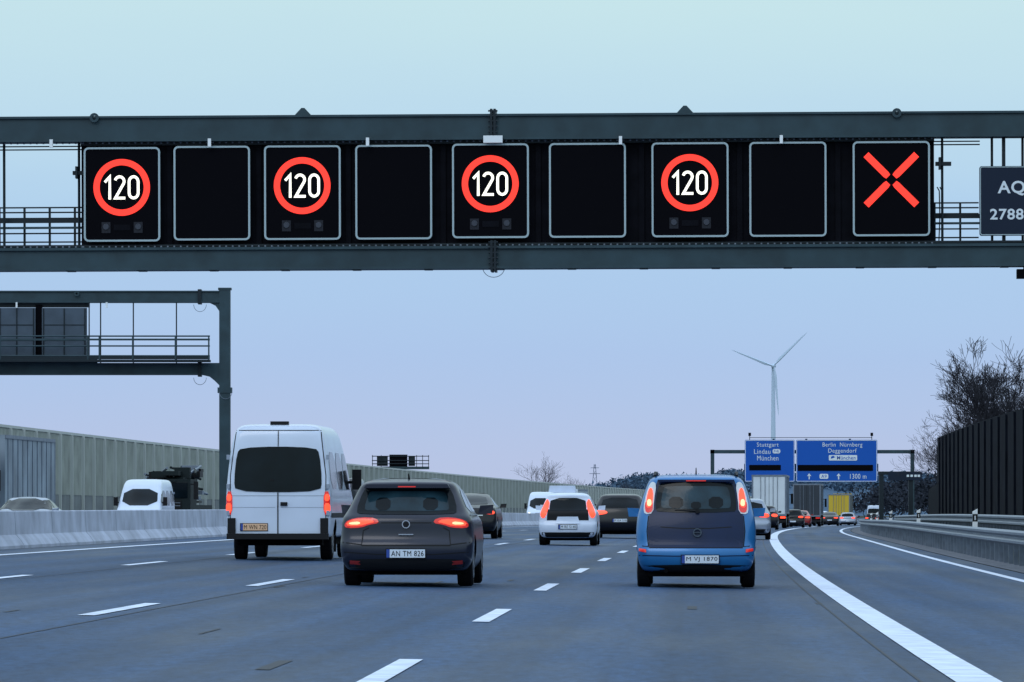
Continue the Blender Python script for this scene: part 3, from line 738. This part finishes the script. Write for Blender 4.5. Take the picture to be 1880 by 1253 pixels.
D.poly([(-.72,.23),(-.75,.32),(0,.335),(.75,.32),(.72,.23)],'trim',ch=0); D.poly([(.70,.50),(.70,.545),(.80,.56),(.80,.52)],'tail',mir=True,ch=0,off=.008)
D.line([(-.8,.46),(-.3,.45),(.3,.45),(.8,.46)],.014,'paint_navy')
side_glass(D,1.04,1.42,(.5,.62,2.2,3.0)); D.poly([(-.62,1.05),(-.54,1.48),(.54,1.48),(.62,1.05)],'glass','front',ch=1,rings=8)
D.poly([(-.76,.66),(-.52,.64),(-.52,.74),(-.74,.80)],'headl','front',mir=True,ch=1)
for yy in(1.0,2.0): D.line([(yy,.30),(yy+.05,1.0)],.012,'trim','right',.003,True)
D.line([(.45,.55),(3.7,.55)],.05,'trim','right',.01,True)
D.b.obj('glass_and_lamps',e)
b=B(); plate(b,.06,.405,-.004,.52,.11,'M VJ 1870')
b.ringprism(circ(.02,.78,.062,24),circ(.02,.78,.045,24),.045,.075,'signback'); b.box(-.03,.07,.05,.07,.775,.785,'signback')
b.box(-.54,.54,.29,.36,1.50,1.53,'paint_navy'); b.box(-.14,.14,.262,.289,1.505,1.52,'tail')
b.cyl((.02,.14,1.085),(-.30,.17,1.10),.012,.008,'trim',6); b.cyl((.02,.11,1.08),(.02,.16,1.08),.03,.03,'trim',10)
b.cyl((0,.9,1.60),(0,.84,1.70),.012,.006,'trim',6)
for sg in(-1,1): b.tube([(sg*.58,.55,1.585),(sg*.58,.75,1.63),(sg*.57,2.0,1.635),(sg*.57,2.25,1.59)],.018,'trim',8)
b.cyl((-.42,.06,.24),(-.42,.2,.24),.03,.03,'under',10)
mirrors(b,.82,2.85,1.0,'paint_blue'); b.box(-.68,.68,.25,3.7,.16,.24,'under')
b.obj('trim_and_plate',e,bevel=.006)
wheels(e,(.62,3.25),.31,.83,.19)
# --- white van
VAN=[(.40,.03,6.7,.90,.12),(.46,-.0,6.85,.955,.12),(.60,0,6.9,.98,.12),(.9,.0,6.88,.995,.12),(1.1,.0,6.75,.995,.12),(1.3,.01,6.2,.99,.12),(1.5,.02,5.9,.975,.12),(1.8,.04,5.55,.945,.12),(2.1,.06,5.2,.905,.12),(2.3,.08,4.95,.87,.14),(2.42,.10,4.7,.84,.16),(2.52,.15,4.5,.78,.2),(2.59,.28,4.3,.64,.2)]
def van(e,rows,m='paint_white',text='M WN 720'):
    o,bv=body_mesh(rows,bow=.015,bowf=.25,r=.12,rf=.35,arches=[(1.35,.36,.42),(5.6,.36,.42)],parent=e,m=m)
    D=Dec(bv)
    D.poly([(-.80,1.31),(-.83,1.50),(-.78,2.02),(-.70,2.12),(0,2.15),(.70,2.12),(.78,2.02),(.83,1.50),(.80,1.31),(0,1.28)],'glass',rings=9,ch=1,off=.012)
    D.line([(0,.48),(0,1.28)],.022,'trim',off=.012); D.line([(0,2.15),(0,2.44)],.016,'trim',off=.012); D.line([(-.90,.5),(-.90,1.6),(-.80,2.42)],.016,mir=True); D.line([(-.80,2.45),(.80,2.45)],.014)
    D.line([(-.9,1.22),(.9,1.22)],.012,'paint_silver'); D.line([(-.9,1.0),(-.05,1.0)],.008,'paint_silver',mir=True)
    D.poly([(.86,.86),(.86,1.30),(.965,1.30),(.975,.86)],'tail',mir=True,ch=1,off=.012)
    D.poly([(.875,.90),(.875,1.08),(.965,1.08),(.97,.90)],'brake',mir=True,ch=1,off=.02); D.poly([(.88,1.12),(.88,1.25),(.955,1.25),(.955,1.12)],'brake',mir=True,ch=1,off=.018)
    D.poly([(.3,1.35),(.35,2.05),(1.75,2.05),(1.75,1.35)],'glass','right',mir=True,ch=1,rings=6); D.poly([(1.95,1.35),(1.95,2.05),(3.35,2.05),(3.35,1.35)],'glass','right',mir=True,ch=1,rings=6)
    D.poly([(3.6,1.35),(3.6,2.05),(4.75,2.05),(5.6,1.35)],'glass','right',mir=True,ch=1,rings=6)
    D.poly([(-.80,1.36),(-.74,2.12),(.74,2.12),(.80,1.36)],'glass','front',ch=1,rings=8,off=.012)
    D.line([(.25,.85),(5.0,.85)],.09,'trim','right',.01,True)
    D.poly([(-.88,.78),(-.62,.78),(-.62,1.05),(-.85,1.1)],'headl','front',mir=True,ch=1); D.poly([(-.5,.72),(-.5,1.05),(.5,1.05),(.5,.72)],'trim','front',ch=1)
    D.poly([(-.9,.42),(-.9,.6),(.9,.6),(.9,.42)],'trim','front',ch=1)
    D.b.obj('glass_and_lamps',e)
    b=B()
    b.box(-.96,.96,-.09,.02,.40,.51,'trim'); b.box(-.95,-.80,-.03,.02,.511,.80,'trim'); b.box(.80,.95,-.03,.02,.511,.80,'trim')
    plate(b,-.45,.63,-.005,.50,.125,text,'plate_y')
    b.box(.05,.18,-.03,.015,1.03,1.10,'trim'); b.box(-.15,-.08,-.004,.01,1.5,1.53,'trim')
    for z in(.85,1.35,1.9):
        for sg in(-1,1): b.box(sg*.94-.03,sg*.94+.03,-.005,.05,z,z+.09,'paint_silver' if m=='paint_white' else 'trim')
    b.box(-.17,.17,.3,.5,2.56,2.625,'trim')
    for sg in(-1,1): b.box(sg*1.11-.09,sg*1.11+.09,5.2,5.32,1.35,1.75,'trim'); b.cyl((sg*.93,5.3,1.5),(sg*1.02,5.28,1.5),.03,.03,'trim',8)
    b.box(-.8,.8,.4,6.3,.28,.44,'under'); b.box(-.35,.35,.6,1.1,.3,.5,'under')
    for sg in(-1,1): b.box(sg*.88-.10,sg*.88+.08,1.80,1.83,.15,.5,'rubber')
    b.obj('trim_and_plate',e,bevel=.01)
    wheels(e,(1.35,5.6),.345,.93,.22)
e=place('white_van',-7.85,95.3); van(e,VAN)
def generic(e,rows,m,lamps,glass,side,pl=None,wh=(.78,3.3),R=.32,extra=None,lev=2,rear_b=.24,tailm='brake'):
    w=max(q[3] for q in rows)
    o,bv=body_mesh(rows,arches=[(wh[0],R,R+.045),(wh[1],R,R+.045)] if lev>1 else None,parent=e,m=m,level=lev)
    D=Dec(bv); D.poly(glass,'glass',rings=8,ch=1,off=.01)
    for l in lamps: D.poly(l,tailm,mir=True,ch=1,off=.018)
    D.poly([(-w*.86,rear_b),(-w*.88,rear_b+.13),(w*.88,rear_b+.13),(w*.86,rear_b)],'trim',ch=0,off=.008)
    side_glass(D,*side)
    zt=side[1]; D.poly([(-.62,side[0]+.02),(-.52,zt+.05),(.52,zt+.05),(.62,side[0]+.02)],'glass','front',ch=1,rings=7,off=.01)
    D.poly([(-w*.88,.62),(-w*.6,.62),(-w*.6,.72),(-w*.86,.76)],'headl','front',mir=True,ch=1,off=.012); D.poly([(-.4,.3),(-.4,.55),(.4,.55),(.4,.3)],'trim','front',ch=1,off=.01)
    if extra: extra(D)
    D.b.obj('glass_and_lamps',e)
    b=B()
    if pl: plate(b,0,pl[1],pl[2],.5,.11,pl[0])
    yw=side[2][3]-.1; mirrors(b,w-.02,yw,side[0]-.02,m); b.box(-w+.17,w-.17,.35,wh[1]+.3,.14,.24,'under')
    b.obj('trim_and_plate',e,bevel=.006)
    wheels(e,wh,R,w-.015,.2)
rows=scale_rows(HATCH,.90,.85,1.0)
def ex_city(D):
    D.poly([(-.58,.70),(-.56,1.0),(.56,1.0),(.58,.70)],'trim',ch=0,off=.006)
    D.poly([(-.34,.60),(-.28,.80),(.28,.80),(.34,.60)],'paint_white',ch=0,off=.02)
e=place('small_hatchback_car',-3.85,140); generic(e,rows,'paint_white',[[(.72,.76),(.62,.78),(.50,1.14),(.56,1.30),(.62,1.20),(.76,.90)]],[(-.47,.96),(-.52,1.0),(-.47,1.32),(.47,1.32),(.52,1.0),(.47,.96)],(1.0,1.32,(.4,.6,1.8,2.5)),('M RE 5140',.52,-.0),wh=(.6,2.95),extra=ex_city)
lampS=[[(.42,.80),(.45,.88),(.80,.90),(.88,.82),(.80,.76)]]
def exs(D): D.line([(-.6,.55),(.6,.55)],.014); D.line([(-.5,.74),(.5,.74)],.03,'chrome')
e=place('saloon_car',-7.75,160); generic(e,SEDAN,'paint_black',lampS,[(-.58,1.09),(-.62,1.12),(-.50,1.36),(.50,1.36),(.62,1.12),(.58,1.09)],(1.0,1.34,(1.0,1.7,2.6,3.4)),('M HX 402',.60,-.0),wh=(1.0,3.9),R=.33,extra=exs,tailm='brake')
e=place('estate_car',-3.3,174); generic(e,SUVR,'paint_black',[[(.42,.85),(.45,.95),(.80,.98),(.89,.88),(.80,.80)]],[(-.62,1.06),(-.66,1.10),(-.56,1.40),(.56,1.40),(.66,1.10),(.62,1.06)],(1.08,1.42,(.5,.8,2.5,3.3)),('M KA 318',.62,.0),wh=(.9,3.7),R=.34)
def far(name,off,y,rows,m,typ='hatch',flip=False,tail='brake'):
    e=place(name,off,y,flip)
    if typ=='sedan': generic(e,rows,m,lampS,[(-.58,1.09),(-.62,1.12),(-.50,1.36),(.50,1.36),(.62,1.12),(.58,1.09)],(1.0,1.34,(1.0,1.7,2.6,3.4)),('',.6,0),wh=(1.0,3.9),R=.33,lev=1,tailm=tail)
    elif typ=='hatch': generic(e,rows,m,[[(.42,.80),(.45,.92),(.78,.93),(.84,.84),(.78,.78)]],[(-.60,1.0),(-.66,1.04),(-.55,1.33),(.55,1.33),(.66,1.04),(.60,1.0)],(1.0,1.32,(.45,.72,2.1,2.9)),('',.5,0),wh=(.82,3.4),lev=1,tailm=tail)
    else: generic(e,rows,m,[[(.5,.85),(.52,1.0),(.82,1.0),(.89,.88),(.80,.80)]],[(-.62,1.06),(-.66,1.10),(-.56,1.40),(.56,1.40),(.66,1.10),(.62,1.06)],(1.08,1.42,(.5,.8,2.5,3.3)),('',.62,0),wh=(.9,3.7),R=.34,lev=1,tailm=tail)
    return e
far('hatchback_car',1.0,180,HATCH,'paint_silver')
far('estate_car',-7.6,228,SUVR,'paint_white','suv'); far('hatchback_car',-4.6,262,HATCH,'paint_dgrey'); far('suv_car',-7.4,300,SUVR,'paint_dgrey','suv'); far('hatchback_car',-3.8,330,HATCH,'paint_silver'); far('suv_car',-11.3,310,SUVR,'paint_black','suv')
far('estate_car',.6,318,SUVR,'paint_black','suv')
far('hatchback_car',1.3,404,HATCH,'paint_black'); far('saloon_car',1.3,436,SEDAN,'paint_red','sedan'); far('suv_car',.4,500,SUVR,'paint_black','suv')
far('estate_car',.8,545,SUVR,'paint_white','suv'); far('hatchback_car',-3.4,500,HATCH,'paint_black'); far('saloon_car',-3.6,400,SEDAN,'paint_silver','sedan'); far('saloon_car',1.3,640,SEDAN,'paint_red','sedan'); far('hatchback_car',4.2,640,HATCH,'paint_black')
far('saloon_car',2.3,520,SEDAN,'paint_black','sedan'); far('hatchback_car',3.3,560,HATCH,'paint_silver'); far('hatchback_car',-3.6,560,HATCH,'paint_white'); far('estate_car',-7.4,420,SUVR,'paint_black','suv'); far('suv_car',2.5,700,SUVR,'paint_black','suv')
far('saloon_car',-21,158,SEDAN,'paint_silver','sedan',True)
far('hatchback_car',-20,330,HATCH,'paint_black','hatch',True); far('suv_car',-20,260,SUVR,'paint_black','suv',True)
e=place('white_van',-25.2,222,True); van(e,VAN); e.scale=(.96,.85,.93)
e=place('white_van',-18.8,408,True); van(e,VAN); e.scale=(1.05,.9,1.1)
e=place('black_van',-19.3,252,True); van(e,VAN,m='paint_black'); e.scale=(.95,.8,1.05)
e=place('white_van',3.0,690); van(e,VAN)
# ---------------- trucks ----------------
def truck(name,off,y,flip=False,box='box_w',L=13.6,H=3.95,cab='paint_white',bot=1.05,lit=True):
    e=place(name,off,y,flip); b=B()
    w=1.27
    b.box(-w,w,0,L,bot,H,box); b.box(-w-.02,w+.02,-.04,.06,H-.12,H+.01,'galv'); b.box(-w-.02,-w+.09,-.04,.06,bot,H-.12,'galv'); b.box(w-.09,w+.02,-.04,.06,bot,H-.12,'galv'); b.box(-w-.02,w+.02,-.05,.1,bot-.14,bot-.001,'galv')
    for x in(-.62,-.3,.3,.62): b.cyl((x,-.045,bot+.05),(x,-.045,H-.15),.022,.022,'galv',6)
    b.box(-.012,.012,-.012,-.001,bot,H-.12,'trim')
    k=1.2
    while k<L-.5:
        for sg in(-1,1): b.box(sg*w-(.03 if sg<0 else 0),sg*w+(.03 if sg>0 else 0),k-.03,k+.03,bot+.13,H-.15,'galv')
        k+=1.3
    for sg in(-1,1): b.box(sg*w-(.04 if sg<0 else 0),sg*w+(.04 if sg>0 else 0),.1,L,bot,bot+.12,'galv'); b.box(sg*w-(.04 if sg<0 else 0),sg*w+(.04 if sg>0 else 0),.1,L,H-.14,H-.002,'galv')
    b.box(-w,w,.02,.14,.42,.60,'trim')
    for sg in(-1,1):
        b.box(sg*1.02-.2,sg*1.02+.2,-.005,.05,.72,.86,'brake' if lit else 'tail'); b.box(sg*1.12-.12,sg*1.12+.12,.2,.25,.3,.95,'rubber')
    b.box(-.5,.5,.2,L+.5,.75,bot-.05,'under'); b.box(-.26,.26,.0,.02,.46,.57,'plate')
    b.obj('trailer',e)
    b=B(); c0=L+.9; c1=c0+2.1
    b.box(-1.22,1.22,c0,c1,.95,3.1,cab); b.prism([(-1.22,3.102),(1.22,3.102),(1.1,3.7),(-1.1,3.7)],c0+.1,c1-.6,cab)
    b.box(-1.12,1.12,c1,c1+.04,1.95,2.85,'glass'); b.box(-1.24,1.24,c1-.1,c1+.12,.35,.948,cab); b.box(-.9,.9,c1,c1+.05,1.05,1.8,'trim')
    for sg in(-1,1): b.box(sg*1.05-.15,sg*1.05+.15,c1+.1,c1+.14,.55,.75,'headl'); b.box(sg*1.23-.015,sg*1.23+.015,c1-1.2,c1-.2,1.9,2.7,'glass'); b.box(sg*1.45-.1,sg*1.45+.1,c1-.15,c1-.05,1.8,2.6,'trim'); b.box(sg*1.3-.05,sg*1.3+.05,c1-.12,c1-.08,2.5,2.55,'trim')
    b.obj('cab',e,bevel=.05)
    wheels(e,(1.6,2.9,4.2,L-1,c1-.9),.5,1.25,.3)
    return e
truck('lorry',0.0,376,cab='paint_dgrey')
truck('lorry',1.2,470,box='paint_dgrey',cab='paint_dgrey',lit=False)
truck('yellow_lorry',1.5,592,box='paint_yellow',H=3.6,cab='paint_yellow')
truck('lorry',-29.2,211,True,box='curtain',cab='paint_dgrey',H=4.0)
truck('lorry',-20.4,470,True,box='box_w',cab='paint_white',H=3.4)
# equipment lorry (oncoming)
e=place('equipment_lorry',-25.3,226,True); b=B()
b.box(-1.25,1.25,-2.4,0,.95,2.45,'cargo'); b.box(-1.27,1.27,-.1,.14,.35,.948,'cargo'); b.box(-1.12,1.12,.0,.05,1.62,2.3,'glass'); b.box(-.85,.85,.0,.06,1.05,1.5,'trim')
b.box(-.8,.8,.061,.07,1.25,1.28,'galv'); b.box(-.8,.8,.061,.07,1.38,1.41,'galv')
for sg in(-1,1): b.box(sg*.98-.22,sg*.98+.22,.13,.17,.62,.80,'clear'); b.box(sg*1.48-.1,sg*1.48+.1,-.25,-.12,1.55,2.35,'trim'); b.box(sg*1.32-.07,sg*1.32+.07,-.2,-.16,2.2,2.25,'trim')
b.box(-.6,.6,.055,.07,2.33,2.43,'cargo')
b.box(-1.2,1.2,-9,-2.6,1.0,1.3,'cargo'); b.box(-.5,.5,-9,-2.45,.6,.99,'under')
rr=random.Random(5)
for i in range(34):
    x=rr.uniform(-1.3,.9); yy=rr.uniform(-8,-2.8); z=rr.uniform(1.3,2.85); b.box(x,x+rr.uniform(.15,.8),yy,yy+rr.uniform(.4,2),z,z+rr.uniform(.08,.3),rr.choice(['cargo','galv','trim','cargo']))
for i in range(12): b.cyl((rr.uniform(-1.2,1.2),-2.9,rr.uniform(2.4,3.0)),(rr.uniform(-1.3,1.3),-7,rr.uniform(1.6,3.1)),.06,.06,rr.choice(['cargo','galv','cargo']),8)
b.box(-.9,-.2,-3.2,-2.7,2.5,3.0,'cargo'); b.box(.3,.95,-3.2,-2.6,2.4,2.8,'trim')
b.obj('cab_and_load',e,bevel=.03); 
wh=empty('wheel_set'); wh.parent=e; wh.location=(0,-9.5,0); wheels(wh,(1.5,2.9,8.4),.5,1.24,.3)

# ---------------- world, sun, camera ----------------
w=bpy.data.worlds.new('World'); sc.world=w; w.use_nodes=True; nt=w.node_tree; nt.nodes.clear(); L=nt.links.new
out=nt.nodes.new('ShaderNodeOutputWorld'); bg=nt.nodes.new('ShaderNodeBackground'); L(bg.outputs[0],out.inputs[0])
sky=nt.nodes.new('ShaderNodeTexSky'); sky.sky_type='NISHITA'; sky.sun_disc=False; sky.sun_elevation=math.radians(35); sky.sun_rotation=math.radians(200)
sk=nt.nodes.new('ShaderNodeVectorMath'); sk.operation='SCALE'; sk.inputs['Scale'].default_value=.07; L(sky.outputs[0],sk.inputs[0])
tc=nt.nodes.new('ShaderNodeTexCoord'); sp=nt.nodes.new('ShaderNodeSeparateXYZ'); L(tc.outputs['Generated'],sp.inputs[0])
mr=nt.nodes.new('ShaderNodeMath'); mr.operation='POWER'; mr.inputs[1].default_value=.5
mx=nt.nodes.new('ShaderNodeMath'); mx.operation='MAXIMUM'; mx.inputs[1].default_value=0; L(sp.outputs['Z'],mx.inputs[0])
nz=nt.nodes.new('ShaderNodeTexNoise'); nz.inputs['Scale'].default_value=9; nz.inputs['Detail'].default_value=4
mpn=nt.nodes.new('ShaderNodeMapping'); mpn.inputs['Scale'].default_value=(1,1,5); L(tc.outputs['Generated'],mpn.inputs[0]); L(mpn.outputs[0],nz.inputs['Vector'])
ad=nt.nodes.new('ShaderNodeMath'); ad.operation='MULTIPLY_ADD'; ad.inputs[1].default_value=.03; L(nz.outputs['Fac'],ad.inputs[0])
L(mx.outputs[0],mr.inputs[0]); L(mr.outputs[0],ad.inputs[2])
cr=nt.nodes.new('ShaderNodeValToRGB'); L(ad.outputs[0],cr.inputs[0])
K=1.7
stops=[(0,(.50,.56,.76)),(.11,(.48,.57,.81)),(.19,(.42,.575,.85)),(.245,(.42,.62,.87)),(.29,(.51,.72,.87)),(.335,(.58,.80,.85)),(.55,(.80,1.02,1.1)),(1,(1.05,1.32,1.66))]
el=cr.color_ramp.elements
while len(el)<len(stops): el.new(.5)
for e_,(p,c) in zip(el,stops): e_.position=p; e_.color=(*[q/K for q in c],1)
sc2=nt.nodes.new('ShaderNodeVectorMath'); sc2.operation='SCALE'; sc2.inputs['Scale'].default_value=K; L(cr.outputs[0],sc2.inputs[0])
mix=nt.nodes.new('ShaderNodeMix'); mix.data_type='RGBA'; mix.inputs['Factor'].default_value=.95
L(sk.outputs[0],mix.inputs[6]); L(sc2.outputs[0],mix.inputs[7]); L(mix.outputs[2],bg.inputs['Color']); bg.inputs['Strength'].default_value=1.0
sun=bpy.data.lights.new('sun','SUN'); sun.energy=.5; sun.angle=math.radians(25); sun.color=(1,.98,.96)
so=bpy.data.objects.new('sun',sun); so.rotation_euler=(math.radians(55),0,math.radians(-20)); link(so)
cam=bpy.data.cameras.new('camera'); cam.sensor_width=36; cam.lens=36*F/1880; cam.shift_y=303.5/1880; cam.clip_end=20000; cam.clip_start=.5
co=bpy.data.objects.new('camera',cam); co.location=(0,0,CAMH); co.rotation_euler=(math.radians(90),0,0); link(co); sc.camera=co
